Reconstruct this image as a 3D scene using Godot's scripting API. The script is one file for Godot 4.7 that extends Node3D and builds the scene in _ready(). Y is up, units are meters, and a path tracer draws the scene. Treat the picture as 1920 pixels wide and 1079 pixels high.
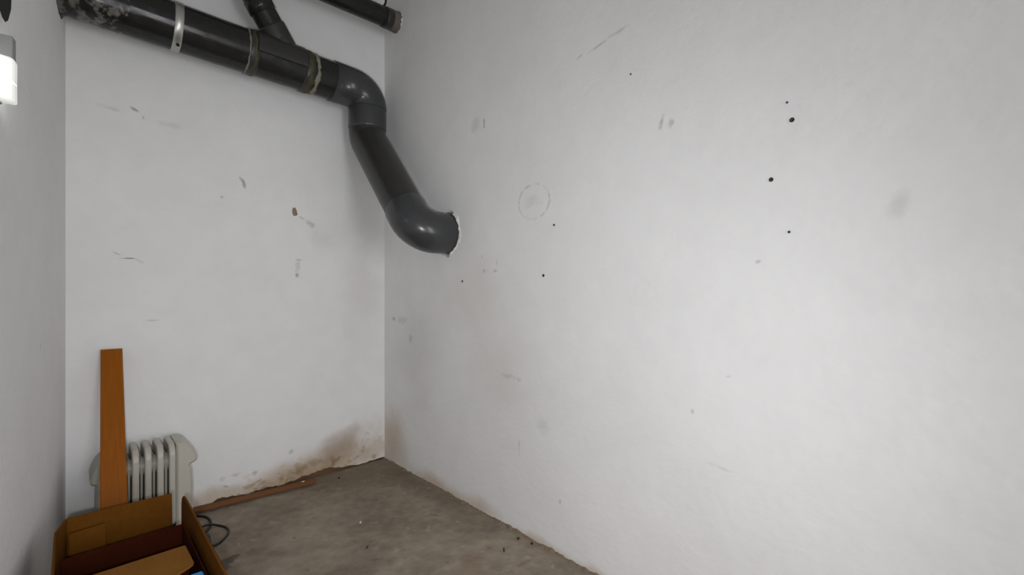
extends Node3D
# A narrow white storage room: grey drain pipes under the ceiling, a small oil heater, a board and a carton in the far left corner.
# World axes: the back wall lies at z = -2.728, the right wall at x = 1.45, the floor at y = 0.

const BACK := -2.728
const RIGHT := 1.45
const TOP := 3.05
const FRONT := 2.6
var M := {}

# ------------------------------------------------------------------ mesh helpers
func begin() -> SurfaceTool:
	var st := SurfaceTool.new()
	st.begin(Mesh.PRIMITIVE_TRIANGLES)
	return st

func tri(st: SurfaceTool, a: Vector3, b: Vector3, c: Vector3, out: Vector3, ua := Vector2.ZERO, ub := Vector2.ZERO, uc := Vector2.ZERO):
	if (b - a).cross(c - a).dot(out) > 0.0:
		var t := b; b = c; c = t
		var u := ub; ub = uc; uc = u
	st.set_uv(ua); st.add_vertex(a)
	st.set_uv(ub); st.add_vertex(b)
	st.set_uv(uc); st.add_vertex(c)

func quad(st: SurfaceTool, a: Vector3, b: Vector3, c: Vector3, d: Vector3, out: Vector3, ua := Vector2.ZERO, ub := Vector2(1, 0), uc := Vector2(1, 1), ud := Vector2(0, 1)):
	tri(st, a, b, c, out, ua, ub, uc)
	tri(st, a, c, d, out, ua, uc, ud)

func chamfer_box(st: SurfaceTool, c: Vector3, size: Vector3, bev := 0.003, basis := Basis.IDENTITY):
	st.set_smooth_group(-1)
	var h := size / 2.0
	var b: float = minf(bev, minf(h.x, minf(h.y, h.z)) * 0.9)
	var p := func(s: Vector3, axis: int) -> Vector3:
		var q := Vector3(s.x * (h.x - b), s.y * (h.y - b), s.z * (h.z - b))
		q[axis] = s[axis] * h[axis]
		return c + basis * q
	for axis in 3:
		var i := (axis + 1) % 3
		var j := (axis + 2) % 3
		for s in [-1.0, 1.0]:
			var k: Array = []
			var uv: Array = []
			for e in [[-1.0, -1.0], [1.0, -1.0], [1.0, 1.0], [-1.0, 1.0]]:
				var v := Vector3.ZERO
				v[axis] = s; v[i] = e[0]; v[j] = e[1]
				k.append(p.call(v, axis))
				uv.append(Vector2(e[0] * h[i], e[1] * h[j]))
			var o := Vector3.ZERO
			o[axis] = s
			quad(st, k[0], k[1], k[2], k[3], basis * o, uv[0], uv[1], uv[2], uv[3])
		for s in [-1.0, 1.0]:
			for t in [-1.0, 1.0]:
				var v0 := Vector3.ZERO
				v0[i] = s; v0[j] = t; v0[axis] = -1.0
				var v1 := v0
				v1[axis] = 1.0
				var o2 := Vector3.ZERO
				o2[i] = s; o2[j] = t
				quad(st, p.call(v0, i), p.call(v1, i), p.call(v1, j), p.call(v0, j), basis * o2)
	for sx in [-1.0, 1.0]:
		for sy in [-1.0, 1.0]:
			for sz in [-1.0, 1.0]:
				var s3 := Vector3(sx, sy, sz)
				tri(st, p.call(s3, 0), p.call(s3, 1), p.call(s3, 2), basis * s3)

# a tube along points; radii may be one number or one per point; wob roughens it
func sweep(st: SurfaceTool, pts: Array, radii, seg := 32, caps := true, wob := 0.0, sd := 1):
	var n := pts.size()
	var rings: Array = []
	var tan0: Vector3 = (pts[1] - pts[0]).normalized()
	var up := Vector3.UP if absf(tan0.y) < 0.9 else Vector3.RIGHT
	var side := tan0.cross(up).normalized()
	var length := 0.0
	var rng := RandomNumberGenerator.new()
	rng.seed = sd
	for i in n:
		var t: Vector3 = (pts[mini(i + 1, n - 1)] - pts[maxi(i - 1, 0)]).normalized()
		side = (side - t * side.dot(t)).normalized()
		var b := t.cross(side)
		var r: float = radii if radii is float else radii[i]
		if i > 0:
			length += (pts[i] - pts[i - 1]).length()
		var ring: Array = []
		for k in seg + 1:
			var a := TAU * (k % seg) / seg
			var rr := r + (rng.randf_range(-wob, wob) if k < seg else 0.0)
			if k == seg:
				ring.append(ring[0])
			else:
				ring.append(pts[i] + (side * cos(a) + b * sin(a)) * rr)
		rings.append([ring, length, r])
	st.set_smooth_group(1)
	for i in n - 1:
		for k in seg:
			var a0: Vector3 = rings[i][0][k]
			var a1: Vector3 = rings[i][0][k + 1]
			var b0: Vector3 = rings[i + 1][0][k]
			var b1: Vector3 = rings[i + 1][0][k + 1]
			var mid: Vector3 = (pts[i] + pts[i + 1]) / 2.0
			var out := (a0 + a1 + b0 + b1) / 4.0 - mid
			if out.length() < 1e-6: out = Vector3.UP
			var u0 := float(k) / seg
			var u1 := float(k + 1) / seg
			quad(st, a0, a1, b1, b0, out, Vector2(u0, rings[i][1]), Vector2(u1, rings[i][1]), Vector2(u1, rings[i + 1][1]), Vector2(u0, rings[i + 1][1]))
	if caps:
		st.set_smooth_group(-1)
		for e in [[0, -1.0], [n - 1, 1.0]]:
			var i: int = e[0]
			var dir: Vector3 = (pts[1] - pts[0]) if i == 0 else (pts[n - 1] - pts[n - 2])
			for k in seg:
				tri(st, pts[i], rings[i][0][k], rings[i][0][k + 1], dir * e[1])

# points of a path with rounded corners
func rounded(corners: Array, radius: float, steps := 10) -> Array:
	var out: Array = [corners[0]]
	for i in range(1, corners.size() - 1):
		var a: Vector3 = (corners[i - 1] - corners[i]).normalized()
		var b: Vector3 = (corners[i + 1] - corners[i]).normalized()
		var half := a.angle_to(b) / 2.0
		var d := radius / tan(half)
		var p0: Vector3 = corners[i] + a * d
		var centre: Vector3 = corners[i] + (a + b).normalized() * (radius / sin(half))
		var from := p0 - centre
		var to: Vector3 = corners[i] + b * d - centre
		var axis := from.cross(to).normalized()
		var angle := from.angle_to(to)
		for s in steps + 1:
			out.append(centre + from.rotated(axis, angle * s / steps))
	out.append(corners[-1])
	return out

# a flat outline (x, y) pushed from z0 to z1 with bevelled rims, placed by tf
func extrude(st: SurfaceTool, poly: PackedVector2Array, z0: float, z1: float, tf := Transform3D.IDENTITY, bev := 0.0, smooth := false):
	if Geometry2D.is_polygon_clockwise(poly):
		poly.reverse()
	var n := poly.size()
	var inner := PackedVector2Array()
	for i in n:
		var e0 := (poly[i] - poly[(i + n - 1) % n]).normalized()
		var e1 := (poly[(i + 1) % n] - poly[i]).normalized()
		var nn := (Vector2(-e0.y, e0.x) + Vector2(-e1.y, e1.x))
		var l := nn.length()
		inner.append(poly[i] + (nn / l * bev / maxf(0.5, l / 2.0) if l > 0.01 else Vector2.ZERO))
	var cap := inner if bev > 0.0 else poly
	var idx := Geometry2D.triangulate_polygon(cap)
	st.set_smooth_group(-1)
	for f in [[z0, -1.0], [z1, 1.0]]:
		for k in range(0, idx.size(), 3):
			var q: Array = []
			for m in 3:
				var v := cap[idx[k + m]]
				q.append(v)
			tri(st, tf * Vector3(q[0].x, q[0].y, f[0]), tf * Vector3(q[1].x, q[1].y, f[0]), tf * Vector3(q[2].x, q[2].y, f[0]), tf.basis * Vector3(0, 0, f[1]), q[0], q[1], q[2])
	var rows: Array = [[poly, z0], [poly, z1]]
	if bev > 0.0:
		rows = [[inner, z0], [poly, z0 + bev], [poly, z1 - bev], [inner, z1]]
	st.set_smooth_group(2 if smooth else -1)
	for r in rows.size() - 1:
		for i in n:
			var j := (i + 1) % n
			var a: Vector2 = rows[r][0][i]
			var b: Vector2 = rows[r][0][j]
			var c: Vector2 = rows[r + 1][0][j]
			var d: Vector2 = rows[r + 1][0][i]
			var e := poly[j] - poly[i]
			quad(st, tf * Vector3(a.x, a.y, rows[r][1]), tf * Vector3(b.x, b.y, rows[r][1]), tf * Vector3(c.x, c.y, rows[r + 1][1]), tf * Vector3(d.x, d.y, rows[r + 1][1]), tf.basis * Vector3(e.y, -e.x, 0), Vector2(0, rows[r][1]), Vector2(e.length(), rows[r][1]), Vector2(e.length(), rows[r + 1][1]), Vector2(0, rows[r + 1][1]))

func obj(called: String, st: SurfaceTool, m: Material, parent: Node = self) -> MeshInstance3D:
	st.generate_normals()
	var o := MeshInstance3D.new()
	o.name = called
	o.mesh = st.commit()
	o.mesh.surface_set_material(0, m)
	parent.add_child(o, true)
	return o

func thing(called: String, label: String, category: String, at := Vector3.ZERO, group := "") -> Node3D:
	var o := Node3D.new()
	o.name = called
	add_child(o, true)
	o.position = at
	tag(o, label, category, group)
	return o

func tag(o: Node, label: String, category: String, group := ""):
	o.set_meta("label", label)
	o.set_meta("category", category)
	if group: o.set_meta("group", group)

func structure(o: Node, label: String, category: String):
	o.set_meta("kind", "structure")
	tag(o, label, category)

# ------------------------------------------------------------------ materials
func mat(c: Color, rough := 0.8, metal := 0.0) -> StandardMaterial3D:
	var m := StandardMaterial3D.new()
	m.albedo_color = c
	m.roughness = rough
	m.metallic = metal
	return m

func noise_tex(freq: float, sd: int, w := 1024, h := 1024, oct := 4) -> NoiseTexture2D:
	var n := FastNoiseLite.new()
	n.seed = sd
	n.frequency = freq
	n.noise_type = FastNoiseLite.TYPE_SIMPLEX_SMOOTH
	n.fractal_octaves = oct
	var t := NoiseTexture2D.new()
	t.width = w; t.height = h
	t.seamless = true
	t.noise = n
	return t

func fbm(freq: float, sd: int, oct := 4) -> FastNoiseLite:
	var n := FastNoiseLite.new()
	n.seed = sd
	n.frequency = freq
	n.noise_type = FastNoiseLite.TYPE_SIMPLEX_SMOOTH
	n.fractal_octaves = oct
	return n

# a surface of w x h metres painted at res pixels per metre; stains are given in metres along and up the surface
class Paint:
	var im: Image
	var res: float
	var w: float
	var h: float
	var edge: FastNoiseLite
	func _init(w_: float, h_: float, res_: float, base: Color, second: Color, n1: FastNoiseLite, n2: FastNoiseLite):
		w = w_; h = h_; res = res_
		im = Image.create(int(w * res), int(h * res), false, Image.FORMAT_RGB8)
		edge = FastNoiseLite.new()
		edge.seed = 77
		edge.frequency = 9.0
		edge.fractal_octaves = 3
		for y in im.get_height():
			for x in im.get_width():
				var u := x / res
				var v := y / res
				var a := clampf(0.5 + 0.55 * n1.get_noise_2d(u, v) + 0.35 * n2.get_noise_2d(u, v), 0.0, 1.0)
				im.set_pixel(x, y, base.lerp(second, a))
	func blob(at: Vector2, size: Vector2, color: Color, amount := 0.5, turn := 0.0, ragged := 0.6, soft := 0.8):
		var r := maxf(size.x, size.y) * 1.6
		var c := cos(turn)
		var s := sin(turn)
		var f := clampf(0.07 / sqrt(size.x * size.y), 0.25, 3.0)
		var g := clampf(0.3 / soft - 0.1, 0.0, 1.0)
		for y in range(maxi(0, int((h - at.y - r) * res)), mini(im.get_height(), int((h - at.y + r) * res) + 1)):
			for x in range(maxi(0, int((at.x - r) * res)), mini(im.get_width(), int((at.x + r) * res) + 1)):
				var dx := x / res - at.x
				var dy := h - y / res - at.y
				var q := Vector2((dx * c + dy * s) / size.x, (-dx * s + dy * c) / size.y).length()
				q += ragged * (0.8 * edge.get_noise_2d((x / res + at.x * 3.0) * f, y / res * f) + 0.35 * edge.get_noise_2d(x / res * 3.0, y / res * 3.0 + 5.0) * g)
				var k := smoothstep(0.0, 1.0, (1.0 - q) / soft) * amount
				if k > 0.0:
					im.set_pixel(x, y, im.get_pixel(x, y).lerp(color, k))
	func texture() -> ImageTexture:
		return ImageTexture.create_from_image(im)

func plaster(p: Paint, relief: Texture2D, depth: float) -> StandardMaterial3D:
	var m := mat(Color.WHITE, 0.85)
	m.albedo_texture = p.texture()
	m.heightmap_enabled = true
	m.heightmap_texture = relief
	m.heightmap_scale = depth
	m.metallic_specular = 0.3
	return m

# a wall face with ragged round holes. org + u * right_dir + v * up; holes: [u, v, radius, half patch, depth, seed]
func wall_face(st: SurfaceTool, org: Vector3, along: Vector3, length: float, height: float, inward: Vector3, holes: Array):
	var at := func(u: float, v: float) -> Vector3: return org + along * u + Vector3.UP * v
	var uv := func(u: float, v: float) -> Vector2: return Vector2(u / length, 1.0 - v / height)
	st.set_smooth_group(-1)
	var rect := func(u0: float, v0: float, u1: float, v1: float):
		if u1 - u0 > 1e-5 and v1 - v0 > 1e-5:
			quad(st, at.call(u0, v0), at.call(u1, v0), at.call(u1, v1), at.call(u0, v1), inward, uv.call(u0, v0), uv.call(u1, v0), uv.call(u1, v1), uv.call(u0, v1))
	var y := 0.0
	for h in holes:
		rect.call(0.0, y, length, h[1] - h[3])
		rect.call(0.0, h[1] - h[3], h[0] - h[3], h[1] + h[3])
		rect.call(h[0] + h[3], h[1] - h[3], length, h[1] + h[3])
		y = h[1] + h[3]
		var rng := RandomNumberGenerator.new()
		rng.seed = h[5]
		var seg := 40
		var inner: Array = []
		var outer: Array = []
		for k in seg:
			var a := TAU * k / seg
			var d := Vector2(cos(a), sin(a))
			inner.append(Vector2(h[0], h[1]) + d * h[2] * (rng.randf_range(0.99, 1.06) + (0.15 if h.size() > 6 and h[6].any(func(v): return absf(angle_difference(v, a)) < 0.17) else 0.0)))
			outer.append(Vector2(h[0], h[1]) + d * (h[3] / maxf(absf(d.x), absf(d.y))))
		for k in seg:
			var j := (k + 1) % seg
			var c := [inner[k], inner[j], outer[j], outer[k]]
			quad(st, at.call(c[0].x, c[0].y), at.call(c[1].x, c[1].y), at.call(c[2].x, c[2].y), at.call(c[3].x, c[3].y), inward, uv.call(c[0].x, c[0].y), uv.call(c[1].x, c[1].y), uv.call(c[2].x, c[2].y), uv.call(c[3].x, c[3].y))
			var back: Vector3 = -inward * h[4]
			var mid: Vector2 = Vector2(h[0], h[1]) - (inner[k] + inner[j]) / 2.0
			quad(st, at.call(c[0].x, c[0].y), at.call(c[1].x, c[1].y), at.call(c[1].x, c[1].y) + back, at.call(c[0].x, c[0].y) + back, along * mid.x + Vector3.UP * mid.y, uv.call(c[0].x, c[0].y), uv.call(c[1].x, c[1].y), uv.call(c[1].x, c[1].y), uv.call(c[0].x, c[0].y))
	rect.call(0.0, y, length, height)

func _ready():
	# ---------------------------------------------------------------- camera, air, lights
	var cam := Camera3D.new()
	cam.name = "camera"
	cam.position = Vector3(0, 1.1, 0)
	cam.rotation_degrees.y = -43.37
	cam.keep_aspect = Camera3D.KEEP_HEIGHT
	cam.fov = 63.66
	cam.near = 0.02
	add_child(cam)
	cam.current = true

	var env := Environment.new()
	env.background_mode = Environment.BG_COLOR
	env.background_color = Color(0.5, 0.52, 0.55)
	env.background_energy_multiplier = 0.1
	env.tonemap_mode = Environment.TONE_MAPPER_LINEAR
	env.tonemap_exposure = 1.0
	env.sdfgi_enabled = true
	env.ssao_enabled = true
	env.ssil_enabled = true
	var we := WorldEnvironment.new()
	we.name = "environment"
	we.environment = env
	add_child(we)

	# the lamp of the phone that takes the picture
	var hand := SpotLight3D.new()
	hand.name = "hand_light"
	hand.position = Vector3(-0.05, 1.02, -0.02)
	hand.rotation_degrees = Vector3(-9, -42, 0)
	hand.light_color = Color(0.985, 0.985, 1.0)
	hand.light_energy = 1.40
	hand.light_size = 0.03
	hand.spot_range = 12.0
	hand.spot_angle = 63.0
	hand.spot_angle_attenuation = 1.0
	hand.shadow_enabled = true
	add_child(hand)
	# daylight from the passage, through the doorway behind the camera
	var day := AreaLight3D.new()
	day.name = "doorway_light"
	day.area_size = Vector2(0.85, 1.95)
	day.position = Vector3(0.62, 1.02, FRONT + 0.02)
	day.light_color = Color(0.98, 0.98, 1.0)
	day.light_energy = 3.75
	day.area_range = 12.0
	day.area_attenuation = 2.0
	day.shadow_enabled = true
	add_child(day)

	make_materials()
	room()
	drain_pipe()
	upper_pipe()
	wall_lamp()
	heater()
	board()
	carton()
	floor_bits()
	foot_fillet()

func make_materials():
	M.pvc = mat(Color(0.145, 0.145, 0.14), 0.3)
	M.pvc.roughness_texture = noise_tex(0.02, 4, 512, 512)
	M.pvc.roughness = 0.36
	M.pvc.metallic_specular = 0.4
	M.pvc_new = mat(Color(0.225, 0.23, 0.235), 0.25)
	M.pvc_mid = mat(Color(0.185, 0.183, 0.175), 0.36)
	M.steel = mat(Color(0.72, 0.72, 0.70), 0.33, 0.85)
	M.dark_steel = mat(Color(0.12, 0.12, 0.11), 0.5, 0.5)
	M.glue = mat(Color(0.25, 0.235, 0.13), 0.6)
	M.glue_pale = mat(Color(0.50, 0.49, 0.42), 0.6)
	M.mortar = mat(Color(0.42, 0.39, 0.37), 0.95)
	M.plug = mat(Color(0.25, 0.27, 0.27), 0.7)
	M.hole = mat(Color(0.08, 0.08, 0.08), 0.9)
	M.heater = mat(Color(0.74, 0.72, 0.67), 0.35)
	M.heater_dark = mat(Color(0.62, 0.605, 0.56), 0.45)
	M.black = mat(Color(0.045, 0.042, 0.04), 0.5)
	M.blue = mat(Color(0.02, 0.55, 0.82), 0.4)
	M.grey = mat(Color(0.58, 0.58, 0.575), 0.7)
	# brown corrugated board with faint flutes
	for k in [["card", Color(0.45, 0.285, 0.085), Color(0.39, 0.24, 0.065)], ["card_dark", Color(0.25, 0.095, 0.03), Color(0.21, 0.075, 0.02)], ["card_light", Color(0.54, 0.37, 0.165), Color(0.49, 0.325, 0.135)]]:
		var cp := Paint.new(0.5, 0.5, 400.0, k[1], k[2], fbm(6.0, 12), fbm(40.0, 13))
		var cm := mat(Color.WHITE, 0.85)
		cm.albedo_texture = cp.texture()
		cm.metallic_specular = 0.2
		cm.uv1_triplanar = true
		cm.uv1_scale = Vector3(2, 2, 2)
		M[k[0]] = cm
	# orange stained wood, grain along the board
	var wood := Image.create(128, 1024, false, Image.FORMAT_RGB8)
	var g1 := fbm(1.0, 21)
	for y in 1024:
		for x in 128:
			var a := 0.5 + 0.5 * g1.get_noise_2d(x * 0.09, y * 0.004) + 0.25 * g1.get_noise_2d(x * 0.5 + 40.0, y * 0.012)
			wood.set_pixel(x, y, Color(0.615, 0.35, 0.03).lerp(Color(0.53, 0.29, 0.02), clampf(a, 0.0, 1.0)))
	M.wood = mat(Color.WHITE, 0.5)
	M.wood.metallic_specular = 0.3
	M.wood.albedo_texture = ImageTexture.create_from_image(wood)
	M.strip = mat(Color(0.49, 0.315, 0.17), 0.8)
	# pipe end smeared with plaster and grime
	var sm := Image.create(512, 512, false, Image.FORMAT_RGB8)
	var g2 := fbm(1.0, 33, 5)
	for y in 512:
		for x in 512:
			var a := TAU * x / 512.0
			var n := g2.get_noise_3d(cos(a) * 1.6, sin(a) * 1.6, y * 0.012) + 0.5 * g2.get_noise_3d(cos(a) * 5.0, sin(a) * 5.0, y * 0.03 + 9.0)
			var k := smoothstep(0.0, 0.22, n + 0.20 - 0.95 * maxf(0.0, y / 512.0 - 0.62))
			var pc := Color(0.38, 0.37, 0.34).lerp(Color(0.56, 0.55, 0.52), clampf(n * 1.5, 0.0, 1.0))
			sm.set_pixel(x, y, Color(0.145, 0.145, 0.14).lerp(pc, k * 0.85))
	M.smeared = mat(Color.WHITE, 0.36)
	M.smeared.metallic_specular = 0.4
	M.smeared.roughness_texture = M.pvc.roughness_texture
	M.smeared.albedo_texture = ImageTexture.create_from_image(sm)
	M.smeared.uv1_scale = Vector3(1, 3.02, 1)

func room():
	var white := Color(0.945, 0.945, 0.94)
	var white2 := Color(0.915, 0.915, 0.91)
	var smudge := Color(0.62, 0.62, 0.615)
	var damp := Color(0.66, 0.55, 0.42)
	# ---- right wall: along = -z to +z, u = z - BACK
	var rl := FRONT - BACK
	var pr := Paint.new(rl, TOP, 300.0, white, white2, fbm(1.1, 1), fbm(6.0, 2))
	var z := func(v: float) -> float: return v - BACK
	# diagonal scrape high up, smudges, ring mark, damp foot
	pr.blob(Vector2(z.call(-1.15), 2.012), Vector2(0.02, 0.004), smudge, 0.5, 0.4)
	pr.blob(Vector2(z.call(-1.06), 2.022), Vector2(0.05, 0.006), smudge, 0.5, 0.2)
	pr.blob(Vector2(z.call(-0.97), 2.04), Vector2(0.06, 0.010), smudge, 0.35, 0.15)
	pr.blob(Vector2(z.call(-1.735), 1.905), Vector2(0.010, 0.035), smudge, 0.5, 0.1)
	pr.blob(Vector2(z.call(-1.80), 1.91), Vector2(0.05, 0.06), smudge, 0.16)
	pr.blob(Vector2(z.call(-0.797), 1.662), Vector2(0.010, 0.030), smudge, 0.45, -0.25)
	pr.blob(Vector2(z.call(-0.763), 1.652), Vector2(0.013, 0.018), smudge, 0.4, -0.3)
	pr.blob(Vector2(z.call(-0.173), 1.299), Vector2(0.03, 0.045), smudge, 0.18)
	for k in 30:
		var a := TAU * k / 30.0
		pr.blob(Vector2(z.call(-1.40 + 0.092 * cos(a)), 1.475 + 0.076 * sin(a)), Vector2(0.018 + 0.006 * sin(k * 5.0), 0.006), smudge, [0.34, 0.26, 0.10, 0.30, 0.05, 0.0, 0.12, 0.28, 0.32, 0.06][(k * 3 + k / 7) % 10], atan2(0.076 * cos(a), -0.092 * sin(a)), 0.5)
	pr.blob(Vector2(z.call(-1.41), 1.475), Vector2(0.06, 0.035), smudge, 0.13)
	pr.blob(Vector2(z.call(-1.735), 1.184), Vector2(0.014, 0.012), smudge, 0.4)
	pr.blob(Vector2(z.call(-1.653), 1.182), Vector2(0.018, 0.010), Color(0.6, 0.57, 0.48), 0.4)
	pr.blob(Vector2(z.call(-1.64), 1.22), Vector2(0.006, 0.025), smudge, 0.25)
	pr.blob(Vector2(z.call(-1.75), 1.25), Vector2(0.007, 0.015), smudge, 0.3)
	pr.blob(Vector2(z.call(-1.56), 0.695), Vector2(0.06, 0.014), smudge, 0.3)
	pr.blob(Vector2(z.call(-1.49), 0.69), Vector2(0.02, 0.012), smudge, 0.25)
	pr.blob(Vector2(z.call(-2.615), 0.905), Vector2(0.022, 0.014), smudge, 0.6)
	pr.blob(Vector2(z.call(-2.41), 0.80), Vector2(0.025, 0.025), smudge, 0.4)
	pr.blob(Vector2(z.call(-2.5), 0.905), Vector2(0.08, 0.03), smudge, 0.2)
	pr.blob(Vector2(z.call(-0.69), 0.702), Vector2(0.006, 0.012), smudge, 0.4)
	pr.blob(Vector2(z.call(-0.60), 0.545), Vector2(0.05, 0.005), smudge, 0.18, -0.15)
	pr.blob(Vector2(z.call(-0.492), 1.177), Vector2(0.009, 0.006), smudge, 0.4)
	pr.blob(Vector2(z.call(-0.575), 0.83), Vector2(0.012, 0.006), smudge, 0.25)
	pr.blob(Vector2(z.call(-1.34), 0.51), Vector2(0.05, 0.04), smudge, 0.14)
	pr.blob(Vector2(z.call(-1.49), 0.39), Vector2(0.007, 0.06), smudge, 0.22)
	pr.blob(Vector2(z.call(-1.25), 0.22), Vector2(0.007, 0.014), smudge, 0.35)
	pr.blob(Vector2(z.call(-1.9), 1.05), Vector2(0.35, 0.30), Color(0.83, 0.79, 0.74), 0.3, 0.0, 0.5, 1.0)
	pr.blob(Vector2(z.call(-1.6), 0.75), Vector2(0.3, 0.4), Color(0.83, 0.80, 0.77), 0.3, 0.0, 0.5, 1.0)
	pr.blob(Vector2(z.call(-2.35), 0.75), Vector2(0.35, 0.45), Color(0.77, 0.76, 0.73), 0.3, 0.0, 0.5, 1.0)
	pr.blob(Vector2(z.call(-2.63), 0.10), Vector2(0.26, 0.34), damp, 0.36, 0.0, 0.5, 1.0)
	pr.blob(Vector2(z.call(-2.1), 0.0), Vector2(0.8, 0.09), damp, 0.45, 0.0, 0.7, 1.0)
	pr.blob(Vector2(z.call(-1.2), 0.0), Vector2(0.7, 0.04), damp, 0.4, 0.0, 0.7, 1.0)
	var relief_r := noise_tex(0.05, 9, 2048, 1536, 5)
	M.wall_right = plaster(pr, relief_r, 0.085)
	var wr := begin()
	wall_face(wr, Vector3(RIGHT, 0, BACK), Vector3(0, 0, 1), rl, TOP, Vector3(-1, 0, 0), [[-2.045 - BACK, 1.388, 0.110, 0.145, 0.14, 5, [1.15, -1.5, -0.5]], [-2.568 - BACK, 2.737, 0.0585, 0.08, 0.14, 6]])
	# the slab behind the face
	chamfer_box(wr, Vector3(RIGHT + 0.225, TOP / 2, (BACK + FRONT) / 2), Vector3(0.15, TOP, rl + 0.3), 0.001)
	for e in [[BACK - 0.15, -1.0], [FRONT + 0.15, 1.0]]:
		pass
	var wall_r := obj("wall_right", wr, M.wall_right)
	structure(wall_r, "long white plastered wall filling the right half, pocked with small wall plugs", "wall")
	# wall plugs: [z, y, radius]
	for q in [[-0.402, 1.566, 0.0065], [-0.455, 1.409, 0.0062], [-0.409, 1.255, 0.0036], [-0.414, 1.618, 0.003], [-1.28, 1.36, 0.0048], [-1.34, 1.151, 0.0062], [-1.906, 1.132, 0.0055], [-0.915, 1.865, 0.0032]]:
		var ps := begin()
		var c := Vector3(RIGHT, q[1], q[0])
		sweep(ps, [c + Vector3(0.004, 0, 0), c + Vector3(-0.0012, 0, 0), c + Vector3(-0.0022, 0, 0), c + Vector3(-0.0018, 0, 0), c + Vector3(0.002, 0, 0)], [q[2], q[2], q[2] * 0.9, q[2] * 0.6, q[2] * 0.55], 14, false)
		var pl := obj("wall_plug", ps, M.plug, wall_r)
		var hs := begin()
		sweep(hs, [c + Vector3(0.003, 0, 0), c + Vector3(-0.0012, 0, 0)], q[2] * 0.62, 10)
		obj("screw_hole", hs, M.hole, pl)
	# rough mortar lips round both pipe holes
	for e in [[Vector3(RIGHT, 1.388, -2.045), 0.109, 0.022, 51, [1.15, -1.5]], [Vector3(RIGHT, 2.737, -2.568), 0.058, 0.008, 52, [0.9]]]:
		var ls := begin()
		lip(ls, e[0], e[1], e[2], e[3], e[4])
		obj("plaster_lip", ls, mat(Color(0.90, 0.89, 0.87), 0.9), wall_r)

	# ---- back wall
	var x0 := -0.08
	var bl := RIGHT + 0.02 - x0
	var pb := Paint.new(bl, TOP, 330.0, white, white2, fbm(1.3, 5), fbm(7.0, 6))
	var xx := func(v: float) -> float: return v - x0
	pb.blob(Vector2(xx.call(0.20), 1.917), Vector2(0.024, 0.007), smudge, 0.75, -0.45)
	pb.blob(Vector2(xx.call(0.231), 1.887), Vector2(0.005, 0.013), smudge, 0.6)
	pb.blob(Vector2(xx.call(0.12), 1.90), Vector2(0.05, 0.014), smudge, 0.2, -0.1)
	pb.blob(Vector2(xx.call(0.33), 1.88), Vector2(0.06, 0.02), smudge, 0.12)
	pb.blob(Vector2(xx.call(0.643), 1.645), Vector2(0.010, 0.042), smudge, 0.75, 0.25)
	pb.blob(Vector2(xx.call(0.632), 1.665), Vector2(0.006, 0.02), smudge, 0.5, 0.6)
	pb.blob(Vector2(xx.call(0.542), 1.562), Vector2(0.010, 0.010), smudge, 0.5)
	pb.blob(Vector2(xx.call(0.985), 1.466), Vector2(0.035, 0.022), smudge, 0.4, -0.6)
	pb.blob(Vector2(xx.call(0.94), 1.495), Vector2(0.03, 0.008), Color(0.66, 0.60, 0.48), 0.4, -0.4)
	pb.blob(Vector2(xx.call(0.921), 1.258), Vector2(0.022, 0.006), smudge, 0.4)
	pb.blob(Vector2(xx.call(0.909), 1.172), Vector2(0.010, 0.018), Color(0.50, 0.54, 0.54), 0.5)
	pb.blob(Vector2(xx.call(0.915), 1.215), Vector2(0.022, 0.05), Color(0.70, 0.73, 0.72), 0.35)
	pb.blob(Vector2(xx.call(0.178), 1.235), Vector2(0.034, 0.0035), Color(0.35, 0.34, 0.33), 0.8, 0.0, 0.4)
	pb.blob(Vector2(xx.call(0.135), 1.256), Vector2(0.025, 0.003), smudge, 0.6, -0.5, 0.4)
	pb.blob(Vector2(xx.call(0.215), 1.226), Vector2(0.03, 0.003), smudge, 0.4, -0.5, 0.4)
	pb.blob(Vector2(xx.call(0.264), 0.949), Vector2(0.05, 0.004), smudge, 0.3)
	pb.blob(Vector2(xx.call(1.08), 1.40), Vector2(0.16, 0.12), smudge, 0.10, 0.0, 0.8, 1.0)
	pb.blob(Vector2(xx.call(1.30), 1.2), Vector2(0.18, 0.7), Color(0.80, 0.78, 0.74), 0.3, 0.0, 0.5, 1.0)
	# rising damp along the foot
	pb.blob(Vector2(xx.call(1.12), 0.06), Vector2(0.42, 0.17), damp, 0.7, 0.15, 0.5, 1.0)
	pb.blob(Vector2(xx.call(0.85), 0.03), Vector2(0.48, 0.14), damp, 0.6, 0.08, 0.5, 1.0)
	pb.blob(Vector2(xx.call(1.17), 0.15), Vector2(0.20, 0.14), Color(0.53, 0.43, 0.34), 0.45, 0.5, 0.7, 1.0)
	pb.blob(Vector2(xx.call(0.93), 0.075), Vector2(0.12, 0.035), Color(0.50, 0.41, 0.32), 0.45, 0.1, 1.2, 1.0)
	pb.blob(Vector2(xx.call(1.12), 0.07), Vector2(0.03, 0.035), Color(0.45, 0.38, 0.30), 0.5, 0.0, 1.0)
	pb.blob(Vector2(xx.call(1.05), 0.035), Vector2(0.04, 0.015), Color(0.45, 0.38, 0.30), 0.4, 0.0, 1.0)
	pb.blob(Vector2(xx.call(0.6), 0.03), Vector2(0.35, 0.07), damp, 0.35, 0.0, 0.8, 1.0)
	pb.blob(Vector2(xx.call(1.38), 0.12), Vector2(0.12, 0.2), damp, 0.25, 0.0, 0.8, 1.0)
	var rd := RandomNumberGenerator.new()
	rd.seed = 91
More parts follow.
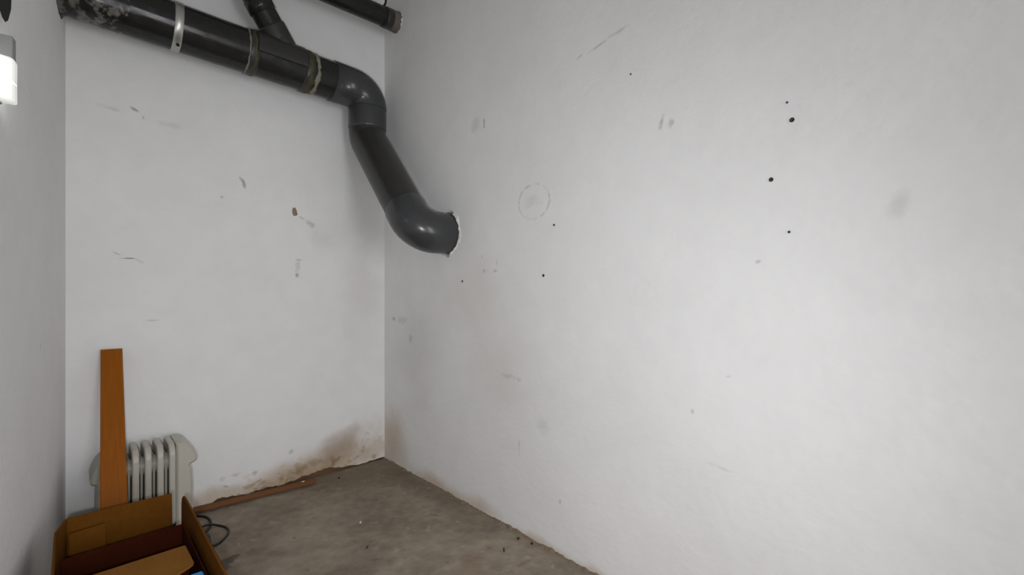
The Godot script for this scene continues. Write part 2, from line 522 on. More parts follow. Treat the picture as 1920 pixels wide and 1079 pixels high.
	for k in 90:
		var q := Vector2(rd.randf_range(0.55, 1.43), 0.02 + 0.20 * rd.randf() * rd.randf())
		pb.blob(Vector2(xx.call(q.x), q.y), Vector2(rd.randf_range(0.008, 0.035), rd.randf_range(0.005, 0.018)), Color(0.47, 0.39, 0.30) if rd.randf() < 0.5 else Color(0.74, 0.66, 0.55), rd.randf_range(0.12, 0.38), rd.randf_range(-0.5, 0.5), 0.9)
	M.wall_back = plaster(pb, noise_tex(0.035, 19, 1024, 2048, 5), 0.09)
	# masonry behind, bare and brown along the foot where the plaster has come off
	var ms := begin()
	chamfer_box(ms, Vector3(0.65, TOP / 2, BACK - 0.10), Vector3(2.1, TOP, 0.16), 0.001)
	var wb := obj("wall_back", ms, mat(Color(0.43, 0.32, 0.22), 0.95))
	structure(wb, "narrow white plastered end wall behind the heater, brown and crumbling at its foot", "wall")
	var outline := PackedVector2Array([Vector2(x0, TOP), Vector2(x0, 0.004)])
	var rng := RandomNumberGenerator.new()
	rng.seed = 8
	var foot := [[0.10, 0.006], [0.42, 0.008], [0.473, 0.012], [0.505, 0.014], [0.521, 0.027], [0.544, 0.032], [0.58, 0.025], [0.603, 0.021], [0.653, 0.015], [0.69, 0.016], [0.716, 0.017], [0.76, 0.024], [0.771, 0.020], [0.814, 0.010], [0.864, 0.017], [0.909, 0.019], [0.94, 0.030], [0.965, 0.026], [1.0, 0.032], [1.04, 0.034], [1.07, 0.040], [1.102, 0.036], [1.14, 0.026], [1.183, 0.018], [1.24, 0.014], [1.30, 0.008], [1.373, 0.010], [1.44, 0.012]]
	for i in foot.size():
		outline.append(Vector2(foot[i][0], foot[i][1]))
		if i + 1 < foot.size():
			var a := Vector2(foot[i][0], foot[i][1])
			var b := Vector2(foot[i + 1][0], foot[i + 1][1])
			for k in [0.33, 0.66]:
				var q := a.lerp(b, k)
				outline.append(Vector2(q.x, maxf(0.003, q.y + rng.randf_range(-0.004, 0.004))))
	outline.append(Vector2(RIGHT + 0.02, 0.008))
	outline.append(Vector2(RIGHT + 0.02, TOP))
	var bs := begin()
	bs.set_smooth_group(-1)
	var idx := Geometry2D.triangulate_polygon(outline)
	for k in range(0, idx.size(), 3):
		var v: Array = [outline[idx[k]], outline[idx[k + 1]], outline[idx[k + 2]]]
		var u: Array = []
		for q in v: u.append(Vector2((q.x - x0) / bl, 1.0 - q.y / TOP))
		tri(bs, Vector3(v[0].x, v[0].y, BACK), Vector3(v[1].x, v[1].y, BACK), Vector3(v[2].x, v[2].y, BACK), Vector3(0, 0, 1), u[0], u[1], u[2])
	for i in range(1, outline.size() - 2):
		var a := outline[i]
		var b := outline[i + 1]
		quad(bs, Vector3(a.x, a.y, BACK), Vector3(b.x, b.y, BACK), Vector3(b.x, b.y, BACK - 0.02), Vector3(a.x, a.y, BACK - 0.02), Vector3(0, -1, 0), Vector2((a.x - x0) / bl, 0.99), Vector2((b.x - x0) / bl, 0.99), Vector2((b.x - x0) / bl, 0.995), Vector2((a.x - x0) / bl, 0.995))
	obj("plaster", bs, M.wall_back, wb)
	# a flake of old filler stuck to the plaster
	var fs := begin()
	extrude(fs, PackedVector2Array([Vector2(0.888, 1.545), Vector2(0.902, 1.549), Vector2(0.909, 1.535), Vector2(0.915, 1.512), Vector2(0.908, 1.503), Vector2(0.893, 1.502), Vector2(0.886, 1.52)]), BACK - 0.002, BACK + 0.004, Transform3D.IDENTITY, 0.002)
	obj("filler_flake", fs, mat(Color(0.56, 0.50, 0.38), 0.8), wb)

	# ---- left wall, set at a slight angle
	var la := Vector3(-0.0266, 0, BACK)
	var lb := Vector3(-0.0266 - 0.1185 * rl, 0, FRONT)
	var ld := (lb - la).normalized()
	var ll := (lb - la).length()
	var ln := Vector3(ld.z, 0, -ld.x)
	var plw := Paint.new(ll, TOP, 250.0, white, white2, fbm(1.3, 25), fbm(7.0, 26))
	plw.blob(Vector2(0.5, 0.9), Vector2(0.01, 0.015), smudge, 0.3)
	M.wall_left = plaster(plw, noise_tex(0.05, 29, 2048, 1536, 5), 0.10)
	var ws := begin()
	wall_face(ws, la - ld * 0.02, ld, ll + 0.02, TOP, ln, [[0.153, 2.303, 0.111, 0.145, 0.14, 15]])
	var mid := (la + lb) / 2.0 - ln * 0.22
	chamfer_box(ws, Vector3(mid.x, TOP / 2, mid.z), Vector3(0.15, TOP, ll + 0.3), 0.001, Basis(ld.cross(Vector3.UP), Vector3.UP, ld).orthonormalized())
	var wl := obj("wall_left", ws, M.wall_left)
	structure(wl, "white plastered wall seen edge-on at the left, carrying the small lamp", "wall")

	# ---- floor, ceiling, front wall with its doorway
	var pf := Paint.new(2.2, rl, 360.0, Color(0.635, 0.585, 0.515), Color(0.475, 0.43, 0.37), fbm(2.6, 41), fbm(14.0, 42))
	var fx := func(x: float, zz: float) -> Vector2: return Vector2(x + 0.6, rl - (zz - BACK))
	# trodden dust by the back wall, scuffs, paler worn patches, a dark spill beside the carton
	pf.blob(fx.call(1.15, -2.5), Vector2(0.55, 0.35), Color(0.44, 0.385, 0.315), 0.55, 0.0, 0.8, 1.0)
	pf.blob(fx.call(1.40, -2.2), Vector2(0.10, 0.7), Color(0.43, 0.38, 0.32), 0.6, 0.0, 0.7, 1.0)
	pf.blob(fx.call(0.75, -2.1), Vector2(0.25, 0.16), Color(0.62, 0.585, 0.52), 0.45, 0.4, 0.9, 0.9)
	pf.blob(fx.call(0.60, -1.95), Vector2(0.2, 0.10), Color(0.66, 0.625, 0.57), 0.45, 0.3, 1.0, 0.9)
	pf.blob(fx.call(0.85, -1.75), Vector2(0.25, 0.12), Color(0.44, 0.41, 0.36), 0.5, 0.5, 1.0, 0.9)
	pf.blob(fx.call(0.44, -2.11), Vector2(0.085, 0.04), Color(0.33, 0.305, 0.25), 0.8, 0.5, 1.0, 0.5)
	pf.blob(fx.call(1.18, -1.45), Vector2(0.15, 0.10), Color(0.50, 0.42, 0.34), 0.5, 0.5, 0.9, 0.9)
	var rf := RandomNumberGenerator.new()
	rf.seed = 44
	for k in 110:
		var pale := rf.randf() < 0.55
		pf.blob(fx.call(rf.randf_range(0.4, 1.42), rf.randf_range(-2.65, -1.2)), Vector2(rf.randf_range(0.006, 0.035), rf.randf_range(0.004, 0.016)), Color(0.70, 0.665, 0.60) if pale else Color(0.38, 0.335, 0.28), rf.randf_range(0.2, 0.5), rf.randf_range(0, PI), 0.9, 0.6)
	var fm := mat(Color.WHITE, 0.85)
	fm.albedo_texture = pf.texture()
	fm.heightmap_enabled = true
	fm.heightmap_texture = noise_tex(0.02, 49, 1024, 2048, 5)
	fm.heightmap_scale = 0.7
	var flr := begin()
	flr.set_smooth_group(-1)
	quad(flr, Vector3(-0.6, 0, BACK - 0.02), Vector3(1.6, 0, BACK - 0.02), Vector3(1.6, 0, FRONT), Vector3(-0.6, 0, FRONT), Vector3.UP, Vector2(0, 0), Vector2(1, 0), Vector2(1, 1), Vector2(0, 1))
	chamfer_box(flr, Vector3(0.5, -0.11, (BACK + FRONT) / 2), Vector3(2.6, 0.2, rl + 0.5), 0.001)
	structure(obj("floor", flr, fm), "bare grey-brown concrete floor, scuffed and dusty", "floor")
	var cs := begin()
	chamfer_box(cs, Vector3(0.5, TOP + 0.1, (BACK + FRONT) / 2), Vector3(2.6, 0.2, rl + 0.5), 0.001)
	structure(obj("ceiling", cs, mat(Color(0.86, 0.86, 0.85), 0.9)), "white plastered ceiling above the pipes", "ceiling")
	var fw := begin()
	chamfer_box(fw, Vector3(-0.32, TOP / 2, FRONT + 0.08), Vector3(0.98, TOP, 0.14), 0.001)
	chamfer_box(fw, Vector3(1.36, TOP / 2, FRONT + 0.08), Vector3(0.54, TOP, 0.14), 0.001)
	chamfer_box(fw, Vector3(0.63, (TOP + 2.04) / 2, FRONT + 0.08), Vector3(0.94, TOP - 2.04, 0.14), 0.001)
	structure(obj("wall_front", fw, mat(Color(0.88, 0.88, 0.87), 0.9)), "white wall with an open doorway behind the viewer", "wall")

# crumbled mortar heaped in the angle between floor and right wall
func foot_fillet():
	var n := fbm(9.0, 71, 4)
	var n2 := fbm(30.0, 72, 3)
	var st := begin()
	st.set_smooth_group(-1)
	var count := 260
	var rows: Array = []
	for k in count + 1:
		var z := lerpf(BACK, -0.6, float(k) / count)
		var w := maxf(0.003, 0.012 + 0.016 * n.get_noise_2d(z, 0.0) + 0.010 * n2.get_noise_2d(z, 2.0))
		var h := maxf(0.002, 0.007 + 0.009 * n.get_noise_2d(z, 5.0) + 0.006 * n2.get_noise_2d(z, 7.0))
		rows.append([Vector3(RIGHT - w, -0.001, z), Vector3(RIGHT - w * 0.45, h * 0.65, z), Vector3(RIGHT + 0.001, h, z)])
	for k in count:
		for m in 2:
			quad(st, rows[k][m], rows[k + 1][m], rows[k + 1][m + 1], rows[k][m + 1], Vector3(-1, 1, 0))
	structure(obj("trim_1", st, mat(Color(0.50, 0.44, 0.37), 0.95)), "thin crumbly ridge of brown mortar along the foot of the right wall", "mortar")

# a crumbly ring standing a little proud of the right wall round a pipe
func lip(st: SurfaceTool, c: Vector3, r: float, w: float, sd: int, gaps := []):
	var rng := RandomNumberGenerator.new()
	rng.seed = sd
	st.set_smooth_group(-1)
	var seg := 44
	var pr: Array = []
	for k in seg:
		var a := TAU * k / seg
		var d := Vector3(0, sin(a), cos(a))
		var wide: float = w * rng.randf_range(0.25, 1.0)
		var high := rng.randf_range(0.002, 0.010)
		pr.append([c + d * (r + 0.001) + Vector3(0.01, 0, 0), c + d * (r + 0.002 + wide * 0.2) + Vector3(-high, 0, 0), c + d * (r + wide) + Vector3(-high * 0.5, 0, 0), c + d * (r + wide * 1.5) + Vector3(0.004, 0, 0), d])
	for k in seg:
		if gaps.any(func(v): return absf(angle_difference(v, TAU * (k + 0.5) / seg)) < 0.16): continue
		var p: Array = pr[k]
		var q: Array = pr[(k + 1) % seg]
		quad(st, p[0], q[0], q[1], p[1], -p[4] + Vector3(-0.2, 0, 0))
		quad(st, p[1], q[1], q[2], p[2], Vector3(-1, 0, 0))
		quad(st, p[2], q[2], q[3], p[3], p[4] + Vector3(-0.5, 0, 0))

# ------------------------------------------------------------------ pipes
func main_y(x: float) -> float:
	return 2.29 - 0.0377 * (x - 0.378)

func drain_pipe():
	var t := thing("drain_pipe", "thick dark grey drain pipe crossing the end wall and bending into the right wall", "pipe", Vector3(0.6, 2.28, -2.595))
	var o := Vector3(0.6, 2.28, -2.595)
	var zc := -2.595
	var ax := func(x: float) -> Vector3: return Vector3(x, main_y(x), zc) - o
	var r := 0.1045
	# long straight run
	var s := begin()
	sweep(s, [ax.call(0.15), ax.call(0.5), ax.call(0.8), ax.call(1.11)], r, 48)
	obj("main_pipe", s, M.pvc, t)
	s = begin()
	var pts: Array = []
	for k in 16: pts.append(ax.call(-0.16 + 0.33 * k / 15.0))
	sweep(s, pts, r + 0.0002, 48, true, 0.0004, 3)
	obj("smeared_pipe_end", s, M.smeared, t).set_meta("label", "pipe end smeared with plaster at the left wall")
	# swept elbow turning down
	s = begin()
	var corner := Vector3(1.268, main_y(1.268), zc) - o
	var path := rounded([ax.call(1.050), corner, Vector3(1.268, 2.155, zc) - o], 0.100, 16)
	path.insert(1, ax.call(1.0505))
	var rad: Array = []
	for k in path.size(): rad.append(r + 0.0055)
	rad[0] = r
	sweep(s, path, rad, 48)
	obj("elbow", s, M.pvc_new, t)
	# coupling sleeve below it
	s = begin()
	var p := Vector3(1.268, 0, zc) - o
	var v := func(y: float) -> Vector3: return Vector3(1.268, y, zc) - o
	sweep(s, [v.call(2.160), v.call(2.158), v.call(2.150), v.call(2.044), v.call(2.036), v.call(2.034)], [r + 0.001, r + 0.003, r + 0.0042, r + 0.0042, r + 0.003, r + 0.0005], 48)
	obj("coupling", s, M.pvc_new, t)
	# gentle bend into the slanting run
	s = begin()
	var bend := v.call(1.985) as Vector3
	var turn := Vector3(1.268, 1.388, -2.045) - o
	var dir := (turn - bend).normalized()
	sweep(s, rounded([v.call(2.05), bend, turn - dir * 0.14], 0.13, 12), r, 48)
	obj("slanting_pipe", s, M.pvc_mid, t)
	# short elbow that enters the right wall
	s = begin()
	path = rounded([turn - dir * 0.175, turn, Vector3(1.56, 1.388, -2.045) - o], 0.105, 16)
	path.insert(1, turn - dir * 0.174)
	path.insert(2, turn - dir * 0.166)
	rad = []
	for k in path.size(): rad.append(r + 0.0045)
	rad[0] = r - 0.001; rad[1] = r + 0.003
	sweep(s, path, rad, 48)
	obj("wall_elbow", s, M.pvc_new, t)
	# branch fitting: collars, saddle over the upper half, slanting socket and pipe
	s = begin()
	sweep(s, [ax.call(0.622), ax.call(0.623), ax.call(0.630), ax.call(0.664), ax.call(0.667)], [r, r + 0.003, r + 0.004, r + 0.004, r], 48)
	sweep(s, [ax.call(0.885), ax.call(0.888), ax.call(0.926), ax.call(0.930)], [r, r + 0.005, r + 0.005, r], 48)
	var tee := obj("branch_fitting", s, M.pvc_mid, t)
	s = begin()
	saddle(s, ax, 0.655, 0.886, r, r + 0.0105, -11.0, 165.0)
	obj("saddle", s, M.pvc_mid, tee)
	var root := ax.call(0.853) as Vector3
	var bd := Vector3(-0.58, 0.80, 0.12).normalized()
	s = begin()
	var b1 := root + bd * 0.36
	path = rounded([root + bd * 0.03, b1, b1 + Vector3(-0.14, 0.55, 0.02)], 0.10, 10)
	sweep(s, path, 0.062, 40)
	obj("branch_pipe", s, M.pvc, t)
	s = begin()
	sweep(s, [root + bd * 0.04, root + bd * 0.20, root + bd * 0.208, root + bd * 0.210], [0.068, 0.068, 0.066, 0.061], 40)
	obj("branch_socket", s, M.pvc_mid, tee)
	s = begin()
	sweep(s, [b1 - bd * 0.09, b1 - bd * 0.088, b1 - bd * 0.03, b1 - bd * 0.028], [0.061, 0.0665, 0.0665, 0.061], 40)
	obj("branch_bend_collar", s, M.pvc, t)
	# round access stub on the branch
	s = begin()
	var face := Vector3(-0.12, -0.30, 1).normalized()
	var bc := root + bd * 0.118
	sweep(s, [bc + face * 0.05, bc + face * 0.069, bc + face * 0.074, bc + face * 0.075], [0.027, 0.026, 0.023, 0.001], 28, false)
	obj("round_cap", s, M.pvc_new, tee)
	# smears of glue at the joints
	for g in [[0.620, 0.006, 0.0045, M.glue_pale, 61, "pale_glue_band"], [0.645, 0.016, 0.0052, M.glue, 64, "glue_band"], [0.910, 0.022, 0.0068, M.glue, 62, "glue_band"], [0.946, 0.013, 0.0040, M.glue_pale, 63, "pale_glue_band"]]:
		s = begin()
		glue(s, ax, g[0], g[1], r + g[2], g[4])
		obj(g[5], s, g[3], t)
	# galvanised strap with its bolt, held to the wall behind
	var c := thing("pipe_clamp", "shiny galvanised steel strap clamped round the thick drain pipe", "clamp", Vector3(0.339, main_y(0.339), zc))
	s = begin()
	var f := func(x: float) -> Vector3: return Vector3(x, -0.0377 * x, 0)
	sweep(s, [f.call(-0.0168), f.call(-0.0164), f.call(-0.015), f.call(0.015), f.call(0.0164), f.call(0.0168)], [r + 0.0002, r + 0.0025, r + 0.0035, r + 0.0035, r + 0.0025, r + 0.0002], 64, false)
	obj("strap", s, M.steel, c)
	s = begin()
	var low := Vector3(0, -0.0985, 0.0470)
	var ld := low.normalized()
	sweep(s, [low + ld * -0.004, low + ld * 0.004, low + ld * 0.005], [0.0075, 0.0075, 0.004], 6)
	obj("bolt", s, M.dark_steel, c)
	s = begin()
	chamfer_box(s, Vector3(0, 0.0, -0.1225), Vector3(0.03, 0.05, 0.034), 0.002)
	obj("wall_bracket", s, M.steel, c)

# half shell from angle a0 to a1 (degrees, 0 = towards the viewer, 90 = up) round the main pipe
func saddle(st: SurfaceTool, ax: Callable, xa: float, xb: float, r0: float, r1: float, a0: float, a1: float):
	st.set_smooth_group(1)
	var n := 30
	var pos := func(x: float, k: int, r: float) -> Vector3:
		var a := deg_to_rad(lerpf(a0, a1, float(k) / n))
		return (ax.call(x) as Vector3) + Vector3(0, sin(a), cos(a)) * r
	for k in n:
		var out: Vector3 = pos.call(xa, k, 1.0) - ax.call(xa)
		quad(st, pos.call(xa, k, r1), pos.call(xb, k, r1), pos.call(xb, k + 1, r1), pos.call(xa, k + 1, r1), out)
	st.set_smooth_group(-1)
	for k in n:
		quad(st, pos.call(xa, k, r0), pos.call(xa, k, r1), pos.call(xa, k + 1, r1), pos.call(xa, k + 1, r0), Vector3(-1, 0, 0))
		quad(st, pos.call(xb, k, r0), pos.call(xb, k, r1), pos.call(xb, k + 1, r1), pos.call(xb, k + 1, r0), Vector3(1, 0, 0))
	for k in [0, n]:
		var d: Vector3 = pos.call(xa, k, 1.0) - pos.call(xa, n / 2, 1.0)
		quad(st, pos.call(xa, k, r0), pos.call(xb, k, r0), pos.call(xb, k, r1), pos.call(xa, k, r1), d)

func glue(st: SurfaceTool, ax: Callable, x: float, w: float, r: float, sd: int):
	var n := fbm(1.0, sd, 3)
	st.set_smooth_group(1)
	var seg := 72
	var rows: Array = []
	for k in seg:
		var a := TAU * k / seg
		var d := Vector3(0, sin(a), cos(a))
		var l: float = x - w * (0.7 + 0.9 * n.get_noise_2d(cos(a) * 2.0, sin(a) * 2.0))
		var h: float = x + w * (0.7 + 0.9 * n.get_noise_2d(cos(a) * 2.0 + 9.0, sin(a) * 2.0))
		rows.append([(ax.call(l) as Vector3) + d * (r - 0.004), (ax.call(lerpf(l, h, 0.3)) as Vector3) + d * r, (ax.call(lerpf(l, h, 0.7)) as Vector3) + d * r, (ax.call(h) as Vector3) + d * (r - 0.004), d])
	for k in seg:
		var p: Array = rows[k]
		var q: Array = rows[(k + 1) % seg]
		for m in 3:
			quad(st, p[m], q[m], q[m + 1], p[m + 1], p[4])

func upper_pipe():
	var c := Vector3(0.7, 2.737, -2.568)
	var t := thing("waste_pipe", "slimmer dark grey waste pipe high up, ending in the right wall above the thick drain", "pipe", c)
	var s := begin()
	sweep(s, [Vector3(-0.76, 0, 0), Vector3(0, 0, 0), Vector3(0.86, 0, 0)], 0.0565, 40)
	obj("pipe", s, M.pvc, t)
	s = begin()
	sweep(s, [Vector3(0.664, 0, 0), Vector3(0.665, 0, 0), Vector3(0.67, 0, 0), Vector3(0.705, 0, 0), Vector3(0.707, 0, 0)], [0.0566, 0.059, 0.0602, 0.0602, 0.0566], 40)
	obj("collar", s, M.pvc_mid, t)
	s = begin()
	var pts: Array = []
	var rad: Array = []
	for k in 6:
		pts.append(Vector3(0.700 + 0.0105 * k, 0, 0))
		rad.append([0.0570, 0.0592, 0.0600, 0.0606, 0.0620, 0.0640][k])
	sweep(s, pts, rad, 40, false, 0.0012, 9)
	obj("mortar_collar", s, M.mortar, t).set_meta("label", "grey-brown mortar smeared on the pipe end")
	var h := thing("pipe_hanger", "thin black hanger holding the slim waste pipe near the corner", "hanger", Vector3(1.352, 2.737, -2.568))
	s = begin()
	sweep(s, [Vector3(-0.006, 0, 0), Vector3(-0.0055, 0, 0), Vector3(0.0055, 0, 0), Vector3(0.006, 0, 0)], [0.0567, 0.0582, 0.0582, 0.0567], 40, false)
	obj("band", s, M.dark_steel, h)
	s = begin()
	sweep(s, [Vector3(0.0, 0.055, 0.01), Vector3(0.012, 0.075, 0.012), Vector3(0.016, 0.10, 0.012), Vector3(0.016, 0.32, 0.012)], 0.006, 12)
	obj("rod", s, M.dark_steel, h)

# ------------------------------------------------------------------ left wall lamp and strap
func wall_lamp():
	# axes: x out of the wall, y up, z along the wall towards the viewer
	var ld := Vector3(-0.1185, 0, 1).normalized()
	var ln := Vector3(ld.z, 0, -ld.x)
	var basis := Basis(ln, Vector3.UP, ln.cross(Vector3.UP))
	var on_wall := func(z: float, y: float) -> Vector3: return Vector3(-0.0266 - 0.1185 * (z - BACK), y, z)
	var t := thing("wall_lamp", "small white lamp with a grey back box on the left wall", "lamp", on_wall.call(-1.72, 1.617))
	t.basis = basis
	var s := begin()
	chamfer_box(s, Vector3(0.018, 0.083, -0.004), Vector3(0.036, 0.062, 0.03), 0.002)
	chamfer_box(s, Vector3(0.006, 0.0, -0.004), Vector3(0.012, 0.11, 0.03), 0.002)
	obj("back_box", s, M.grey, t)
	# rounded diffuser in two halves with a seam
	var glass := StandardMaterial3D.new()
	glass.albedo_color = Color(0.92, 0.93, 0.91)
	glass.roughness = 0.4
	glass.emission_enabled = true
	glass.emission = Color(0.95, 0.97, 0.94)
	glass.emission_energy_multiplier = 0.42
	for e in [[-0.0045, 0.060, 0.016], [-0.0058, -0.053, 0.007]]:
		s = begin()
		var poly := PackedVector2Array([Vector2(0.012, e[0]), Vector2(0.0395, e[0])])
		var sg := signf(e[1])
		for k in 9:
			var a := PI / 2 * k / 8.0
			poly.append(Vector2(0.040 - e[2] + e[2] * cos(a), e[1] - sg * (e[2] - e[2] * sin(a)) * 0.7))
		poly.append(Vector2(0.012, e[1] + 0.002))
		extrude(s, poly, -0.014, 0.018, Transform3D.IDENTITY, 0.004)
		obj("diffuser", s, glass, t)
	var l := OmniLight3D.new()
	l.name = "lamp_light"
	l.position = Vector3(0.024, 0.0, 0.002)
	l.light_color = Color(0.97, 0.99, 0.97)
	l.light_energy = 0.02
	l.light_size = 0.01
	l.omni_range = 8.0
	l.omni_attenuation = 2.0
	l.shadow_enabled = true
	t.add_child(l)
	# pointed black strap end hanging above it
	var b := thing("hanging_strap", "black pointed strap end hanging above the white wall lamp", "strap", on_wall.call(-1.72, 1.765))
	b.basis = basis
	s = begin()
	extrude(s, PackedVector2Array([Vector2(0.021, 0.0), Vector2(0.026, 0.006), Vector2(0.031, 0.035), Vector2(0.033, 0.10), Vector2(0.033, 0.20), Vector2(0.0, 0.20), Vector2(0.0, 0.07), Vector2(0.010, 0.035), Vector2(0.016, 0.010)]), 0.0, 0.006, Transform3D.IDENTITY, 0.0015)
	obj("strap", s, M.black, b)
	s = begin()
	sweep(s, [Vector3(0.016, 0.185, 0.004), Vector3(0.016, 0.185, 0.009), Vector3(0.016, 0.185, 0.011)], [0.005, 0.005, 0.003], 12)
	obj("screw", s, M.dark_steel, b)

# ------------------------------------------------------------------ oil heater
func heater():
	var t := thing("oil_heater", "small off-white oil-filled radiator heater standing in the corner behind the carton", "heater", Vector3(0.225, 0, -2.59))
	var o := Vector3(0.225, 0, -2.59)
	# finned column, profile in (z, y)
	var prof := PackedVector2Array()
	var zf := 0.10
	var zb := -0.10
	for c in [[zf - 0.045, 0.367, 0.0, 0.045], [zb + 0.045, 0.367, 90.0, 0.045], [zb + 0.03, 0.085, 180.0, 0.03], [zf - 0.03, 0.085, 270.0, 0.03]]:
		for k in 7:
			var a := deg_to_rad(c[2] + 90.0 * k / 6.0)
			prof.append(Vector2(c[0] + c[3] * cos(a), c[1] + c[3] * sin(a)))
	var side := Basis(Vector3(0, 0, 1), Vector3(0, 1, 0), Vector3(-1, 0, 0))
	var first: MeshInstance3D
	for k in 6:
		var x := 0.104 + 0.0418 * k - o.x
		if k == 0:
			var s := begin()
			extrude(s, prof, -0.0115, 0.0115, Transform3D(side, Vector3.ZERO), 0.004)
			first = obj("fin", s, M.heater, t)
			first.position = Vector3(x, 0, 0)
		else:
			var d := first.duplicate()
			d.name = "fin"
			d.position = Vector3(x, 0, 0)
			t.add_child(d, true)
	# webs and oil tubes between the fins
	var web: MeshInstance3D
	for k in 7:
		var x := 0.104 + 0.0418 * (k - 0.5) - o.x
		if k == 0:
			var s := begin()
			var wp := PackedVector2Array()
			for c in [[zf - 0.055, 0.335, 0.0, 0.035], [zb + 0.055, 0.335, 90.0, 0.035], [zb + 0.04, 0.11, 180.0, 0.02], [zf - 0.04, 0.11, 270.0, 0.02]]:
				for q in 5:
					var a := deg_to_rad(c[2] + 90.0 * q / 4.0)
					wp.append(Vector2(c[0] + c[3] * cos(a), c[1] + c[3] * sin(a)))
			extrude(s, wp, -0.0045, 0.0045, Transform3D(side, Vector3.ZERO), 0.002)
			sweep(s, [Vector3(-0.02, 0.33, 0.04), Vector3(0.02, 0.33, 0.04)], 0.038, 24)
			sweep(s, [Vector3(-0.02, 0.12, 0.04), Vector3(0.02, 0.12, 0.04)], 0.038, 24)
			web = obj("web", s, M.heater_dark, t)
			web.position = Vector3(x, 0, 0)
		else:
			var d := web.duplicate()
			d.name = "web"
			d.position = Vector3(x, 0, 0)
			t.add_child(d, true)
	# end housings with an overhanging rounded cap
	for sg in [1.0, -1.0]:
		var hp := PackedVector2Array()
		for q in [[0.327, 0.409], [0.345, 0.410], [0.360, 0.406], [0.374, 0.397], [0.386, 0.383], [0.396, 0.362], [0.403, 0.340], [0.4045, 0.328], [0.402, 0.320], [0.396, 0.316], [0.380, 0.309], [0.377, 0.304], [0.3785, 0.298], [0.383, 0.290], [0.387, 0.22], [0.388, 0.10], [0.384, 0.045], [0.376, 0.04], [0.327, 0.04]]:
			var xq: float = q[0] - 0.225
			var yq: float = q[1]
			if sg < 0.0:
				# the far cap is a little lower
				xq = -xq
				yq -= 0.012 if yq > 0.3 else 0.0
			hp.append(Vector2(xq, yq))
		var s := begin()
		extrude(s, hp, -0.095, 0.096, Transform3D.IDENTITY, 0.008, false)
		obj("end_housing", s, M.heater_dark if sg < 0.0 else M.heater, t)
		s = begin()
		chamfer_box(s, Vector3(sg * 0.128, 0.028, 0), Vector3(0.04, 0.024, 0.23), 0.006)
		for zz in [-0.09, 0.09]:
			sweep(s, [Vector3(sg * 0.110, 0.020, zz), Vector3(sg * 0.146, 0.020, zz)], 0.020, 20)
		obj("foot", s, M.black, t)
	# black flex lying on the floor in two loops, ending in its plug
	var pts: Array = []
	var cv := Curve3D.new()
	for q in [[0.372, 0.10, -2.64], [0.395, 0.03, -2.655], [0.429, 0.006, -2.649], [0.456, 0.005, -2.612], [0.464, 0.005, -2.55], [0.448, 0.005, -2.482], [0.416, 0.005, -2.438], [0.375, 0.005, -2.41], [0.345, 0.005, -2.43], [0.375, 0.006, -2.475], [0.418, 0.013, -2.492], [0.452, 0.012, -2.497], [0.484, 0.005, -2.474], [0.505, 0.005, -2.425], [0.500, 0.005, -2.372], [0.466, 0.005, -2.318], [0.440, 0.006, -2.296], [0.421, 0.009, -2.297], [0.418, 0.012, -2.325]]:
		cv.add_point(Vector3(q[0], q[1], q[2]) - o)
	for i in cv.point_count:
		var a := cv.get_point_position(maxi(i - 1, 0))
		var b := cv.get_point_position(mini(i + 1, cv.point_count - 1))
		cv.set_point_in(i, (a - b) * 0.17)
		cv.set_point_out(i, (b - a) * 0.17)
	for p in cv.tessellate_even_length(5, 0.008): pts.append(p)
	var s2 := begin()
	sweep(s2, pts, 0.0048, 12)
	var cord := obj("power_cord", s2, M.black, t)
	s2 = begin()
	var e := Vector3(0.418, 0.013, -2.320) - o
	var d := Vector3(0.02, 0.0, -1).normalized()
	sweep(s2, [e, e + d * 0.01, e + d * 0.04, e + d * 0.045, e + d * 0.075, e + d * 0.078], [0.006, 0.008, 0.011, 0.0125, 0.0125, 0.010], 16)
	obj("plug", s2, M.black, cord)

# ------------------------------------------------------------------ board leaning on the heater and the wall
func board():
	var a := Vector3(0.120, 0.82, -2.712)
	var b := Vector3(0.110, 0.012, -2.243)
	var up := (a - b).normalized()
	var across := Vector3(1, 0.012, 0)
	across = (across - up * across.dot(up)).normalized()
	var n := across.cross(up).normalized()
	if n.z < 0.0: n = -n
	var st := begin()
	var l := (a - b).length()
	var tf := Transform3D(Basis(across, up, n), Vector3.ZERO)
	var ps := [[-0.0425, 0.0], [0.0425, 0.0], [0.0365, l], [-0.0365, l]]
	st.set_smooth_group(-1)
	var bev := 0.0015
	var rows: Array = []
	for r in [[0.0, bev], [bev, 0.0], [0.018 - bev, 0.0], [0.018, bev]]:
		var ring: Array = []
		for q in ps:
			ring.append(tf * Vector3(q[0] - signf(q[0]) * r[1], q[1] + (r[1] if q[1] < 0.1 else -r[1]), r[0]))
		rows.append(ring)
	var u := [Vector2(0, 1), Vector2(1, 1), Vector2(1, 0), Vector2(0, 0)]
	quad(st, rows[0][0], rows[0][1], rows[0][2], rows[0][3], -n, u[0], u[1], u[2], u[3])
	quad(st, rows[3][0], rows[3][1], rows[3][2], rows[3][3], n, u[0], u[1], u[2], u[3])
	var outs := [-up, across, up, -across]
	for r in 3:
		for k in 4:
			var j := (k + 1) % 4
			quad(st, rows[r][k], rows[r][j], rows[r + 1][j], rows[r + 1][k], outs[k], u[k], u[j], u[j] * 0.98, u[k] * 0.98)
	var o := obj("wooden_board", st, M.wood)
	o.position = b
	tag(o, "narrow orange-brown wooden board leaning upright in front of the heater", "board")

